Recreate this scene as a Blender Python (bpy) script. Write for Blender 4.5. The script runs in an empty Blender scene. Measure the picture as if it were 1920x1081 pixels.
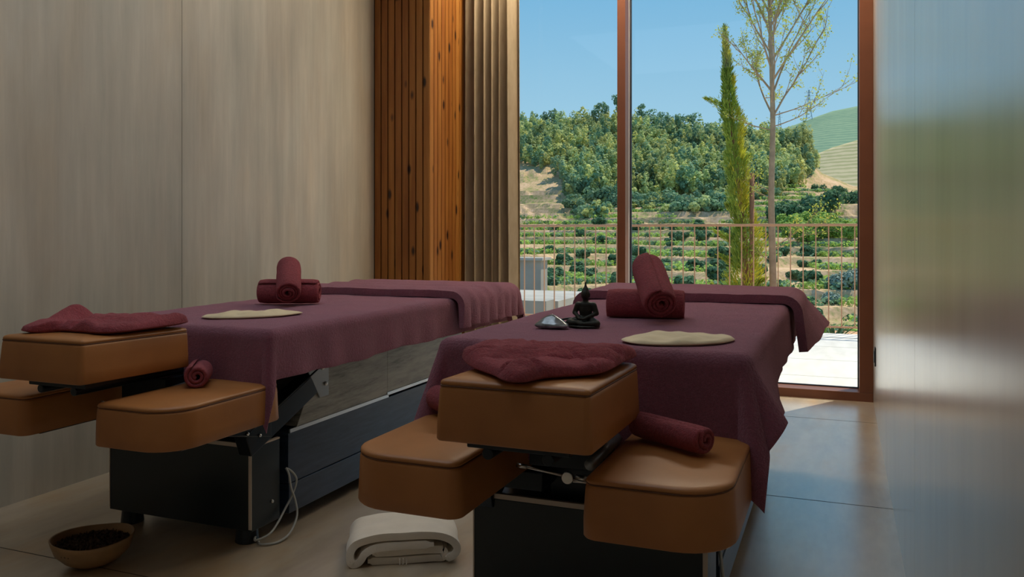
import bpy, bmesh, math, random
import numpy as np
from mathutils import Vector, noise, Matrix
PI = math.pi
random.seed(4)
sc = bpy.context.scene
C = sc.collection

# ------------------------------------------------------------------ helpers
def tag(o, label=None, cat=None, group=None, kind=None):
    if label: o['label'] = label
    if cat: o['category'] = cat
    if group: o['group'] = group
    if kind: o['kind'] = kind
    return o

def thing(name, label, cat, loc=(0, 0, 0), rz=0, group=None):
    o = bpy.data.objects.new(name, None); C.objects.link(o)
    o.location = loc; o.rotation_euler = (0, 0, rz); o.empty_display_size = .1
    return tag(o, label, cat, group)

def link_mesh(name, me, mat, parent=None, smooth=True):
    if mat is not None: me.materials.append(mat)
    if smooth and len(me.polygons):
        me.polygons.foreach_set('use_smooth', [True] * len(me.polygons))
    o = bpy.data.objects.new(name, me); C.objects.link(o)
    if parent is not None: o.parent = parent
    return o

def from_data(name, verts, faces, mat, parent=None, smooth=True):
    me = bpy.data.meshes.new(name)
    me.from_pydata([tuple(v) for v in verts], [], [tuple(f) for f in faces])
    me.update()
    return link_mesh(name, me, mat, parent, smooth)

def quads_mesh(name, V, mats, midx=None, parent=None):
    """V: (n,4,3) numpy array of loose quads"""
    n = len(V)
    me = bpy.data.meshes.new(name)
    me.vertices.add(n * 4); me.loops.add(n * 4); me.polygons.add(n)
    me.vertices.foreach_set('co', V.reshape(-1).astype(np.float32))
    me.loops.foreach_set('vertex_index', np.arange(n * 4, dtype=np.int32))
    me.polygons.foreach_set('loop_start', np.arange(0, n * 4, 4, dtype=np.int32))
    me.polygons.foreach_set('loop_total', np.full(n, 4, dtype=np.int32))
    for m in mats: me.materials.append(m)
    if midx is not None: me.polygons.foreach_set('material_index', midx.astype(np.int32))
    me.update(); me.validate()
    o = bpy.data.objects.new(name, me); C.objects.link(o)
    if parent is not None: o.parent = parent
    return o

def bm_obj(name, bm, mat, parent=None, smooth=False, bevel=0, seg=2):
    me = bpy.data.meshes.new(name)
    bmesh.ops.recalc_face_normals(bm, faces=bm.faces)
    bm.to_mesh(me); bm.free()
    o = link_mesh(name, me, mat, parent, smooth)
    if bevel:
        b = o.modifiers.new('b', 'BEVEL'); b.width = bevel; b.segments = seg; b.limit_method = 'ANGLE'
        me.polygons.foreach_set('use_smooth', [True] * len(me.polygons))
        w = o.modifiers.new('w', 'WEIGHTED_NORMAL'); w.keep_sharp = False
    return o

def box(bm, x0, x1, y0, y1, z0, z1, M=None):
    r = bmesh.ops.create_cube(bm, size=1)
    vs = r['verts']
    for v in vs:
        v.co = Vector(((x0 + x1) / 2 + v.co.x * (x1 - x0), (y0 + y1) / 2 + v.co.y * (y1 - y0), (z0 + z1) / 2 + v.co.z * (z1 - z0)))
        if M is not None: v.co = M @ v.co
    return vs

def box_obj(name, x0, x1, y0, y1, z0, z1, mat, parent=None, bevel=0, M=None):
    bm = bmesh.new(); box(bm, x0, x1, y0, y1, z0, z1, M)
    return bm_obj(name, bm, mat, parent, bevel=bevel)

def tube(bm, pts, rad, n=10, cap=True):
    pts = [Vector(p) for p in pts]
    if not hasattr(rad, '__len__'): rad = [rad] * len(pts)
    rings = []
    up = None
    for i, p in enumerate(pts):
        t = (pts[min(i + 1, len(pts) - 1)] - pts[max(i - 1, 0)]).normalized()
        if up is None:
            up = Vector((0, 0, 1)) if abs(t.z) < .9 else Vector((1, 0, 0))
        a = t.cross(up).normalized(); b = a.cross(t).normalized(); up = b
        rings.append([bm.verts.new(p + (a * math.cos(2 * PI * k / n) + b * math.sin(2 * PI * k / n)) * rad[i]) for k in range(n)])
    for i in range(len(rings) - 1):
        for k in range(n):
            bm.faces.new((rings[i][k], rings[i][(k + 1) % n], rings[i + 1][(k + 1) % n], rings[i + 1][k]))
    if cap:
        bm.faces.new(rings[0]); bm.faces.new(rings[-1][::-1])

def tube_obj(name, pts, rad, mat, parent=None, n=10):
    bm = bmesh.new(); tube(bm, pts, rad, n)
    return bm_obj(name, bm, mat, parent, smooth=True)

def catmull(pts, per=8, closed=False):
    P = [Vector(p) for p in pts]; out = []; n = len(P)
    rng = range(n) if closed else range(n - 1)
    for i in rng:
        if closed: p0, p1, p2, p3 = P[(i - 1) % n], P[i], P[(i + 1) % n], P[(i + 2) % n]
        else: p0, p1, p2, p3 = P[max(i - 1, 0)], P[i], P[i + 1], P[min(i + 2, n - 1)]
        for k in range(per):
            t = k / per
            out.append(.5 * ((2 * p1) + (-p0 + p2) * t + (2 * p0 - 5 * p1 + 4 * p2 - p3) * t * t + (-p0 + 3 * p1 - 3 * p2 + p3) * t ** 3))
    if not closed: out.append(P[-1])
    return out

def nz(x, y, z=0.0, s=1.0):
    return noise.noise(Vector((x * s, y * s, z)))

# ------------------------------------------------------------------ materials
def mat_new(name):
    m = bpy.data.materials.new(name); m.use_nodes = True
    nt = m.node_tree
    return m, nt, nt.nodes['Principled BSDF']

def N(nt, t, **kw):
    n = nt.nodes.new(t)
    for k, v in kw.items(): setattr(n, k, v)
    return n

def ramp(nt, fac, stops):
    r = N(nt, 'ShaderNodeValToRGB')
    el = r.color_ramp.elements
    while len(el) < len(stops): el.new(.5)
    for e, (p, c) in zip(el, stops): e.position = p; e.color = (*c, 1)
    nt.links.new(fac, r.inputs[0]); return r

def coords(nt, scale=(1, 1, 1), kind='Object', rot=(0, 0, 0)):
    tc = N(nt, 'ShaderNodeTexCoord'); mp = N(nt, 'ShaderNodeMapping')
    mp.inputs['Scale'].default_value = scale; mp.inputs['Rotation'].default_value = rot
    nt.links.new(tc.outputs[kind], mp.inputs[0]); return mp.outputs[0]

def tex_noise(nt, vec, scale, detail=4, rough=.55):
    n = N(nt, 'ShaderNodeTexNoise'); n.inputs['Scale'].default_value = scale
    n.inputs['Detail'].default_value = detail; n.inputs['Roughness'].default_value = rough
    nt.links.new(vec, n.inputs['Vector']); return n.outputs['Fac']

def bump(nt, h, bsdf, strength, dist):
    b = N(nt, 'ShaderNodeBump'); b.inputs['Strength'].default_value = strength; b.inputs['Distance'].default_value = dist
    nt.links.new(h, b.inputs['Height']); nt.links.new(b.outputs[0], bsdf.inputs['Normal']); return b

def simple(name, col, rough=.5, metal=0, spec=.5, var=0, vscale=8, bmp=0, bscale=60, sheen=0):
    m, nt, b = mat_new(name)
    b.inputs['Base Color'].default_value = (*col, 1)
    b.inputs['Roughness'].default_value = rough; b.inputs['Metallic'].default_value = metal
    b.inputs['Specular IOR Level'].default_value = spec
    if var:
        v = coords(nt)
        f = tex_noise(nt, v, vscale)
        r = ramp(nt, f, [(.25, [c * (1 - var) for c in col]), (.75, [min(1, c * (1 + var)) for c in col])])
        nt.links.new(r.outputs[0], b.inputs['Base Color'])
    if bmp:
        f = tex_noise(nt, coords(nt), bscale, 3)
        bump(nt, f, b, bmp, .002)
    if sheen:
        b.inputs['Sheen Weight'].default_value = sheen; b.inputs['Sheen Roughness'].default_value = .5
    return m

def m_towel(name, col, tint, sheen=.6):
    m, nt, b = mat_new(name)
    v = coords(nt)
    f = tex_noise(nt, v, 150, 4, .8); g = tex_noise(nt, v, 7, 3)
    mx = N(nt, 'ShaderNodeMath', operation='MULTIPLY_ADD'); nt.links.new(g, mx.inputs[0]); mx.inputs[1].default_value = .45
    nt.links.new(f, mx.inputs[2])
    r = ramp(nt, mx.outputs[0], [(.45, [c * .62 for c in col]), (.7, col), (.95, [min(1, c * 1.5) for c in col])])
    nt.links.new(r.outputs[0], b.inputs['Base Color'])
    b.inputs['Roughness'].default_value = .95; b.inputs['Specular IOR Level'].default_value = .1
    b.inputs['Sheen Weight'].default_value = sheen; b.inputs['Sheen Roughness'].default_value = .6
    b.inputs['Sheen Tint'].default_value = (*tint, 1)
    f2 = tex_noise(nt, v, 110, 4, .85)
    bump(nt, f2, b, 1.0, .012)
    return m

def m_stone(name, c0, c1, c2, vert=True, rough=.4, streak=9.0, drift=1.0, spec=.5):
    """streaky travertine-like stone; streaks run along z (walls) or x (floor)"""
    m, nt, b = mat_new(name)
    sc3 = (1, 1, .07) if vert else (1, .22, 1)
    v = coords(nt, sc3)
    f = tex_noise(nt, v, streak, 6, .62)
    v2 = coords(nt, (1, 1, .30) if vert else (1, .4, 1))
    g = tex_noise(nt, v2, 2.1 if vert else 1.6, 5, .65)
    mx = N(nt, 'ShaderNodeMix', data_type='FLOAT'); mx.inputs[0].default_value = .45
    nt.links.new(f, mx.inputs[2]); nt.links.new(g, mx.inputs[3])
    r = ramp(nt, mx.outputs[0], [(.36, c0), (.5, c1), (.64, c2)])
    # slow drift between a warmer and a greyer tone of the stone
    h = tex_noise(nt, v2, 3.7 if vert else 2.6, 4, .6)
    tr_ = ramp(nt, h, [(.34, (1.0, .96, .91)), (.5, (1, 1, 1)), (.66, (.95, .985, 1.0))] if vert else [(.34, (1.0, .80, .56)), (.48, (1, .94, .86)), (.60, (.96, .90, .90)), (.70, (1, .84, .78))])
    mc = N(nt, 'ShaderNodeMix', data_type='RGBA', blend_type='MULTIPLY'); mc.inputs[0].default_value = drift
    nt.links.new(r.outputs[0], mc.inputs[6]); nt.links.new(tr_.outputs[0], mc.inputs[7])
    nt.links.new(mc.outputs[2], b.inputs['Base Color'])
    b.inputs['Roughness'].default_value = rough; b.inputs['Specular IOR Level'].default_value = spec
    rr = N(nt, 'ShaderNodeMapRange'); rr.inputs[3].default_value = rough * .8; rr.inputs[4].default_value = rough * 1.25
    nt.links.new(f, rr.inputs[0]); nt.links.new(rr.outputs[0], b.inputs['Roughness'])
    bump(nt, f, b, .12, .003)
    return m

M = {}
M['wall'] = m_stone('wall_stone', (.40, .36, .29), (.50, .455, .37), (.62, .565, .465), True, .42)
M['wall_r'] = m_stone('wall_stone_right', (.40, .35, .29), (.50, .45, .37), (.58, .52, .43), True, .30, streak=5)
M['floor'] = m_stone('floor_stone', (.34, .27, .19), (.52, .44, .33), (.66, .58, .46), False, .30, streak=4, spec=.6)
for k_, io_, ro_ in (('floor', 2.5, .26), ('wall_r', 1.6, .24)):
    b_ = M[k_].node_tree.nodes['Principled BSDF']
    b_.inputs['Coat Weight'].default_value = 1; b_.inputs['Coat IOR'].default_value = io_; b_.inputs['Coat Roughness'].default_value = ro_
M['joint'] = simple('joint', (.07, .06, .055), .8)
M['plaster'] = simple('plaster', (.62, .60, .56), .9)
M['maroon'] = m_towel('maroon_terry', (.235, .052, .078), (.85, .56, .68), .75)
M['maroon_b'] = m_towel('maroon_terry_red', (.35, .058, .068), (.75, .45, .5), .4)
M['white_towel'] = simple('white_cotton', (.80, .72, .60), .95, 0, .1, var=.06, vscale=12, bmp=.5, bscale=240, sheen=.25)
M['cream'] = simple('cream_cotton', (.72, .60, .38), .85, var=.12, vscale=14, bmp=.3, bscale=150, sheen=.2)
M['black_metal'] = simple('black_metal', (.008, .014, .02), .35, .3)
M['black_lam'] = simple('dark_laminate', (.007, .015, .019), .32, 0, var=.2)  # teal cast of reflected window light mixed into the base colour
M['steel'] = simple('steel', (.62, .60, .56), .28, 1)
M['greysteel'] = simple('grey_steel_plate', (.30, .31, .31), .4, .7)
M['edge'] = simple('edge_band', (.62, .52, .42), .5)
M['silver'] = simple('silver_strip', (.70, .74, .76), .3, .6)
M['cable'] = simple('cable_rubber', (.42, .42, .38), .5)
M['frame'] = simple('window_bronze', (.165, .056, .026), .38, .0, var=.08)
M['frame_lit'] = simple('mullion_lit_side', (.62, .52, .47), .35, .3)  # light on the mullion's side face, put in as a paler colour
M['gasket'] = simple('gasket', (.02, .03, .05), .5)
M['rail'] = simple('rail_copper', (.62, .30, .15), .45, .0)
M['terrace'] = m_stone('terrace_stone', (.62, .58, .52), (.70, .66, .60), (.76, .72, .66), False, .7, drift=.1)
M['bronze'] = simple('dark_bronze', (.035, .035, .028), .35, .8, var=.5, vscale=40, bmp=.4, bscale=120)
M['shell'] = simple('iridescent_shell', (.30, .33, .34), .15, .6, var=.6, vscale=30)
M['cord'] = simple('black_cord', (.01, .012, .016), .6)
M['bowl'] = simple('bowl_wood', (.30, .17, .07), .45, var=.35, vscale=10)
M['petals'] = simple('dried_petals', (.07, .035, .018), .8, var=.7, vscale=60)
M['conc'] = simple('concrete', (.36, .33, .28), .9, var=.15, vscale=.6)
M['ledge'] = simple('pale_concrete_top', (.44, .40, .34), .9, var=.2, vscale=.8)
M['bark'] = simple('pale_bark', (.42, .29, .17), .85, var=.25, vscale=12, bmp=.5, bscale=40)
M['stake'] = simple('stake_wood', (.33, .14, .06), .8, var=.2)
M['pylon'] = simple('pylon_steel', (.35, .42, .48), .6, .2)

def m_leather():
    m, nt, b = mat_new('tan_leather')
    v = coords(nt)
    f = tex_noise(nt, v, 5, 3)
    r = ramp(nt, f, [(.3, (.34, .130, .036)), (.7, (.43, .175, .050))])
    nt.links.new(r.outputs[0], b.inputs['Base Color'])
    b.inputs['Roughness'].default_value = .42; b.inputs['Specular IOR Level'].default_value = .45
    vo = N(nt, 'ShaderNodeTexVoronoi'); vo.inputs['Scale'].default_value = 420
    nt.links.new(v, vo.inputs['Vector']); bump(nt, vo.outputs['Distance'], b, .12, .001)
    return m
M['leather'] = m_leather()
M['piping'] = simple('leather_seam', (.13, .045, .014), .5)

def m_veneer():
    m, nt, b = mat_new('grey_oak_veneer')
    v = coords(nt, (1, .9, 7))
    f = tex_noise(nt, v, 4.5, 8, .68)
    r = ramp(nt, f, [(.30, (.07, .075, .07)), (.42, (.24, .24, .21)), (.62, (.38, .375, .33))])
    nt.links.new(r.outputs[0], b.inputs['Base Color']); b.inputs['Roughness'].default_value = .45
    return m
M['veneer'] = m_veneer()

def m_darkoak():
    m, nt, b = mat_new('dark_oak_window_blue')
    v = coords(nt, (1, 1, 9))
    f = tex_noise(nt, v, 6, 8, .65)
    r = ramp(nt, f, [(.3, (.010, .020, .036)), (.7, (.032, .052, .088))])  # blue of the window's reflection is put into the oak colour
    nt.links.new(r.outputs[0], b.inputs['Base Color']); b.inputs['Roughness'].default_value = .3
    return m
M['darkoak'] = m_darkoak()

def m_pine(name, k):
    m, nt, b = mat_new(name)
    v = coords(nt, (6, 6, .35))
    at = N(nt, 'ShaderNodeAttribute', attribute_name='board'); 
    f = tex_noise(nt, v, 5, 6, .6)
    ad = N(nt, 'ShaderNodeMath', operation='ADD'); nt.links.new(f, ad.inputs[0]); nt.links.new(at.outputs['Fac'], ad.inputs[1])
    r = ramp(nt, ad.outputs[0], [(.25, [c * k for c in (.36, .115, .018)]), (.55, [c * k for c in (.52, .20, .035)]), (.85, [c * k for c in (.66, .30, .07)])])
    # knots
    vo = N(nt, 'ShaderNodeTexVoronoi'); vo.inputs['Scale'].default_value = 1
    kv = coords(nt, (10, 10, 4.2)); nt.links.new(kv, vo.inputs['Vector'])
    kr = ramp(nt, vo.outputs['Distance'], [(.10, (.08, .05, .03)), (.20, (1, 1, 1))])
    mx = N(nt, 'ShaderNodeMix', data_type='RGBA', blend_type='MULTIPLY'); mx.inputs[0].default_value = 1
    nt.links.new(r.outputs[0], mx.inputs[6]); nt.links.new(kr.outputs[0], mx.inputs[7])
    nt.links.new(mx.outputs[2], b.inputs['Base Color'])
    b.inputs['Roughness'].default_value = .45
    return m
M['pine'] = m_pine('pine_boards', .74)

def m_curtain():
    m, nt, b = mat_new('linen_curtain')
    v = coords(nt, (1, 1, .3)); f = tex_noise(nt, v, 30, 4)
    r = ramp(nt, f, [(.3, (.42, .33, .22)), (.7, (.52, .42, .29))])
    nt.links.new(r.outputs[0], b.inputs['Base Color'])
    b.inputs['Roughness'].default_value = .9; b.inputs['Specular IOR Level'].default_value = .1
    tr = N(nt, 'ShaderNodeBsdfTranslucent'); tr.inputs[0].default_value = (.55, .42, .27, 1)
    mx = N(nt, 'ShaderNodeMixShader'); mx.inputs[0].default_value = .22
    out = nt.nodes['Material Output']
    nt.links.new(b.outputs[0], mx.inputs[1]); nt.links.new(tr.outputs[0], mx.inputs[2]); nt.links.new(mx.outputs[0], out.inputs[0])
    return m
M['curtain'] = m_curtain()

def m_glass():
    m = bpy.data.materials.new('window_glass'); m.use_nodes = True; nt = m.node_tree
    nt.nodes.remove(nt.nodes['Principled BSDF'])
    t = N(nt, 'ShaderNodeBsdfTransparent'); t.inputs[0].default_value = (.96, .98, .98, 1)
    g = N(nt, 'ShaderNodeBsdfGlossy'); g.inputs['Roughness'].default_value = 0.01
    fr = N(nt, 'ShaderNodeFresnel'); fr.inputs[0].default_value = 1.35
    ge = N(nt, 'ShaderNodeNewGeometry'); inv = N(nt, 'ShaderNodeMath', operation='SUBTRACT'); inv.inputs[0].default_value = 1; nt.links.new(ge.outputs['Backfacing'], inv.inputs[1])
    mu = N(nt, 'ShaderNodeMath', operation='MULTIPLY'); nt.links.new(fr.outputs[0], mu.inputs[0]); nt.links.new(inv.outputs[0], mu.inputs[1])
    mx = N(nt, 'ShaderNodeMixShader')
    nt.links.new(mu.outputs[0], mx.inputs[0]); nt.links.new(t.outputs[0], mx.inputs[1]); nt.links.new(g.outputs[0], mx.inputs[2])
    nt.links.new(mx.outputs[0], nt.nodes['Material Output'].inputs[0])
    return m
M['glass'] = m_glass()

def m_leaf(name, col, trans=.3, var=.35, vs=.8):
    m, nt, b = mat_new(name)
    v = coords(nt)
    f = tex_noise(nt, v, vs, 3, .7)
    r = ramp(nt, f, [(.3, [c * (1 - var) for c in col]), (.7, [min(1, c * (1 + var)) for c in col])])
    nt.links.new(r.outputs[0], b.inputs['Base Color'])
    b.inputs['Roughness'].default_value = .7; b.inputs['Specular IOR Level'].default_value = .2
    if trans:
        tr = N(nt, 'ShaderNodeBsdfTranslucent'); nt.links.new(r.outputs[0], tr.inputs[0])
        mx = N(nt, 'ShaderNodeMixShader'); mx.inputs[0].default_value = trans
        nt.links.new(b.outputs[0], mx.inputs[1]); nt.links.new(tr.outputs[0], mx.inputs[2])
        nt.links.new(mx.outputs[0], nt.nodes['Material Output'].inputs[0])
    return m
M['euc'] = m_leaf('leaf_forest_olive', (.46, .52, .22), .42, .35, .06)
M['euc2'] = m_leaf('leaf_forest_blue', (.22, .35, .20), .35, .3, .06)
M['euc3'] = m_leaf('leaf_forest_bright', (.60, .60, .22), .42, .3, .06)
M['bush'] = m_leaf('leaf_bush_dark', (.12, .23, .11), .3, .3, .5)
M['olive'] = m_leaf('leaf_olive_grey', (.28, .37, .30), .15, .25, .5)
M['vine'] = m_leaf('leaf_vine', (.38, .54, .12), .4, .4, .15)
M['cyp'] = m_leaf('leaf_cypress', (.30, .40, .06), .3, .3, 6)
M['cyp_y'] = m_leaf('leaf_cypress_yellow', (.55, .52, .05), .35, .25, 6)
M['spring'] = m_leaf('leaf_spring', (.55, .58, .10), .4, .3, 6)
M['agave'] = m_leaf('leaf_fresh', (.30, .45, .08), .25, .2, 9)

def m_earth():
    m, nt, b = mat_new('hillside_earth')
    v = coords(nt)
    f = tex_noise(nt, v, .12, 6, .7); g = tex_noise(nt, v, 1.1, 4, .7)
    mx = N(nt, 'ShaderNodeMix', data_type='FLOAT'); mx.inputs[0].default_value = .5
    nt.links.new(f, mx.inputs[2]); nt.links.new(g, mx.inputs[3])
    r = ramp(nt, mx.outputs[0], [(.38, (.20, .27, .07)), (.46, (.44, .33, .16)), (.53, (.62, .40, .23)), (.62, (.74, .50, .32))])
    nt.links.new(r.outputs[0], b.inputs['Base Color']); b.inputs['Roughness'].default_value = 1
    b.inputs['Specular IOR Level'].default_value = .05
    return m
M['earth'] = m_earth()
M['soil'] = simple('orange_soil', (.66, .37, .20), 1, 0, .05, var=.25, vscale=3, bmp=.6, bscale=8)

def m_farhill(name, a, bcol, s):
    m, nt, b = mat_new(name)
    v = coords(nt, (1, 1, 1))
    wv = N(nt, 'ShaderNodeTexWave'); wv.bands_direction = 'Z'; wv.inputs['Scale'].default_value = s
    wv.inputs['Distortion'].default_value = 3; wv.inputs['Detail'].default_value = 3; nt.links.new(v, wv.inputs['Vector'])
    f = tex_noise(nt, v, .02, 4)
    mx = N(nt, 'ShaderNodeMix', data_type='FLOAT'); mx.inputs[0].default_value = .55
    nt.links.new(wv.outputs['Fac'], mx.inputs[2]); nt.links.new(f, mx.inputs[3])
    r = ramp(nt, mx.outputs[0], [(.3, a), (.7, bcol)])
    nt.links.new(r.outputs[0], b.inputs['Base Color']); b.inputs['Roughness'].default_value = 1
    b.inputs['Specular IOR Level'].default_value = 0
    return m
M['far'] = m_farhill('far_vineyard_green', (.19, .29, .19), (.28, .37, .23), .09)
M['far2'] = m_farhill('mid_hill_dry', (.36, .34, .17), (.55, .46, .28), .12)

# ------------------------------------------------------------------ room shell
XL, XR, YW, YB, ZC = -3.12, .19, 5.83, -1.7, 3.3
def struct(o): o['kind'] = 'structure'; return o
struct(box_obj('floor', XL - .1, XR + .1, YB - .1, YW, -.2, 0, M['floor']))
bm = bmesh.new()
for y in (-1.15, .43, 2.02, 3.612, 5.2): box(bm, XL, XR, y - .0016, y + .0016, -.004, .0006)
for x in (-2.3, -.71): pass
struct(bm_obj('floor_joints', bm, M['joint']))
# walls as panels with fine open joints
def wall_panels(name, x0, x1, seams, mat):
    bm = bmesh.new()
    for a, b in zip(seams[:-1], seams[1:]): box(bm, x0, x1, a + .0018, b - .0018, 0, ZC)
    return struct(bm_obj(name, bm, mat))
wall_panels('wall_left', XL - .02, XL, [YB, -.9, .78, 2.03, 3.287, 5.15], M['wall'])
wall_panels('wall_right', XR, XR + .02, [YB, -.9, .30, 2.569, YW + .02], M['wall_r'])
struct(box_obj('wall_left_core', XL - .3, XL - .021, YB - .3, 6.1, -.2, ZC, M['joint']))
struct(box_obj('wall_right_core', XR + .021, XR + .3, YB - .3, 6.1, -.2, ZC, M['joint']))
struct(box_obj('wall_back', XL - .3, XR + .3, YB - .3, YB, -.2, ZC, M['plaster']))
struct(box_obj('ceiling', XL - .3, XR + .3, YB - .3, 6.1, ZC, ZC + .25, M['plaster']))
# unseen slab added outside to limit the sun patch on the floor
struct(box_obj('sun_limit_slab', XL - .8, XR + 1.2, 6.1, 7.05, ZC, ZC + .25, M['plaster']))

# timber clad pier between left wall and window
def boards(name, axis, a0, a1, const, w, depth, gap):
    bm = bmesh.new(); lay = bm.faces.layers.float.new('board')
    n = max(1, round((a1 - a0) / w)); w = (a1 - a0) / n
    for i in range(n):
        p, q = a0 + i * w + gap / 2, a0 + (i + 1) * w - gap / 2
        before = set(bm.faces)
        if axis == 'x': box(bm, p, q, const, const + depth, 0, ZC)
        else: box(bm, const - depth, const, p, q, 0, ZC)
        val = random.uniform(-.16, .16)
        for f in bm.faces:
            if f not in before: f[lay] = val
    return bm
pier = bpy.data.objects.new('trim_1', None); C.objects.link(pier); pier['kind'] = 'structure'
bm_obj('front_boards', boards('f', 'x', XL, -2.67, 5.15, .06, .02, .009), M['pine'], pier, bevel=.002)
bm_obj('side_boards', boards('s', 'y', 5.15, 5.81, -2.67, .06, .018, .008), M['pine'], pier, bevel=.002)
box_obj('core', XL, -2.69, 5.172, 5.83, 0, ZC, M['joint'], pier)

# window_1 : bronze frame, sliding mullion, two glass panes
win = bpy.data.objects.new('window_1', None); C.objects.link(win); win['kind'] = 'structure'
bm = bmesh.new()
box(bm, XL, XR, 5.83, 6.02, -.02, .058)
box(bm, .107, XR, 5.83, 6.06, .058, ZC); box(bm, XL, XL + .08, 5.83, 6.06, .058, ZC)
box(bm, XL, XR, 5.83, 6.06, 3.12, ZC)
bm_obj('window_frame', bm, M['frame'], win, bevel=.003)
box_obj('mullion', -1.507, -1.447, 5.83, 5.93, .058, 3.12, M['frame'], win, bevel=.003)
box_obj('mullion_inner', -1.475, -1.4475, 5.931, 5.99, .058, 3.12, M['frame_lit'], win)
bm = bmesh.new(); box(bm, -1.447, -1.4365, 5.972, 5.99, .066, 3.12); box(bm, XL + .08, .107, 5.972, 5.99, .058, .066); box(bm, .0985, .107, 5.972, 5.99, .066, 3.12)
bm_obj('gasket', bm, M['gasket'], win)
box_obj('glass_pane', XL + .08, -1.48, 5.978, 5.984, .066, 3.12, M['glass'], win)
box_obj('glass_pane', -1.437, .099, 5.978, 5.984, .066, 3.12, M['glass'], win)
# small dark socket plate on the right wall
t = thing('wall_outlet', 'narrow dark outlet plate on the right-hand stone wall next to the window frame', 'outlet', (XR, 5.41, .30))
box_obj('plate', -.008, 0, -.035, .035, 0, .11, M['black_metal'], t, bevel=.002)
box_obj('outlet_face', -.012, -.008, -.022, .022, .02, .09, M['black_lam'], t, bevel=.002)

# curtain
def curtain():
    x0, x1 = -2.668, -2.215
    n, rows = 360, 60
    V = []; F = []
    for j in range(rows + 1):
        v = j / rows; z = .01 + v * 3.12
        for i in range(n + 1):
            u = i / n
            ph = u * 2 * PI * 6.5 + .9 * math.sin(u * 9 + 1) + .25 * math.sin(v * 2.2 + u * 5)
            amp = .055 + .03 * nz(u * 5, v * .7, 2)
            xx = x0 + (x1 - x0 - .012 * v) * u + .010 * math.sin(ph * 2 + .6) * (1 - .3 * v)
            yy = 5.70 + amp * math.sin(ph) + .002 * nz(u * 14, v * .6, 5)
            V.append((xx, yy, z))
    for j in range(rows):
        for i in range(n):
            a = j * (n + 1) + i
            F.append((a, a + 1, a + n + 2, a + n + 1))
    t = thing('curtain', 'beige pleated linen curtain drawn aside beside the timber boards at the window', 'curtain', (0, 0, 0))
    o = from_data('curtain_fabric', V, F, M['curtain'], t)
    s = o.modifiers.new('s', 'SOLIDIFY'); s.thickness = .003
    bm = bmesh.new(); box(bm, XL + .45, .1, 5.68, 5.72, 3.14, 3.17)
    bm_obj('curtain_track', bm, M['black_metal'], t)
curtain()

# ------------------------------------------------------------------ drapes and soft goods
def drape(name, rect, over, z, res, k0, kc, R=.025, seed=0, wave=.010, zf=None, mat='maroon', thick=.007, parent=None, wl=.16, jit=0.0, hemdrop=None, kcs=None, kfun=None):
    x0, x1, y0, y1 = rect; l, r, f, b = over
    nx = int((x1 - x0 + l + r) / res); ny = int((y1 - y0 + f + b) / res)
    V = []; F = []
    for j in range(ny + 1):
        q = y0 - f + (y1 - y0 + f + b) * j / ny
        for i in range(nx + 1):
            p = x0 - l + (x1 - x0 + l + r) * i / nx
            pe = p + jit * nz(p, q, seed, 3); qe = q + jit * nz(q, p, seed + 4, 3)
            dx = (pe - x1) if pe > x1 else (pe - x0 if pe < x0 else 0)
            dy = (qe - y1) if qe > y1 else (qe - y0 if qe < y0 else 0)
            h = math.hypot(dx, dy)
            cx, cy = min(max(pe, x0), x1), min(max(qe, y0), y1)
            w = .0035 * nz(p, q, seed, 5) + .0018 * nz(p, q, seed + 9, 16)
            if zf: w += zf(cx, cy)
            if h < 1e-9:
                V.append((p, q, z + w)); continue
            if hemdrop: h *= hemdrop(pe, qe)
            nX, nY = dx / math.hypot(dx, dy), dy / math.hypot(dx, dy)
            c = (2 * abs(nX * nY)) ** 1.1
            kk = kc
            if kcs: kk = kcs[(0 if dx < 0 else 1) + (0 if dy < 0 else 2)]
            per = (cx + cy) + math.atan2(abs(nY), abs(nX)) * .12
            if h < R * PI / 2:
                a = h / R; out = R * math.sin(a); dn = R * (1 - math.cos(a))
            else:
                rest = h - R * PI / 2
                k = k0 + kk * c
                k += .10 * nz(per, 0, seed + 3, 2.2)
                if kfun: k += kfun(cx, cy, nX, nY)
                k = max(k, 0.0)
                out = R + rest * k / math.sqrt(1 + k * k); dn = R + rest / math.sqrt(1 + k * k)
            wv = wave * (dn / .2) * (math.sin(per * 2 * PI / wl + 2.5 * nz(per, 0, seed, 2) + seed) + .35 * nz(per, dn * .6, seed + 7, 9))
            out += max(wv, -out + .004)
            V.append((cx + nX * out, cy + nY * out, z + w - dn))
    for j in range(ny):
        for i in range(nx):
            a = j * (nx + 1) + i
            F.append((a, a + 1, a + nx + 2, a + nx + 1))
    o = from_data(name, V, F, M[mat], parent)
    s = o.modifiers.new('s', 'SOLIDIFY'); s.thickness = thick; s.offset = 1
    bvl = o.modifiers.new('b', 'BEVEL'); bvl.width = thick * .4; bvl.segments = 2; bvl.angle_limit = 1.2
    return o

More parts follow.
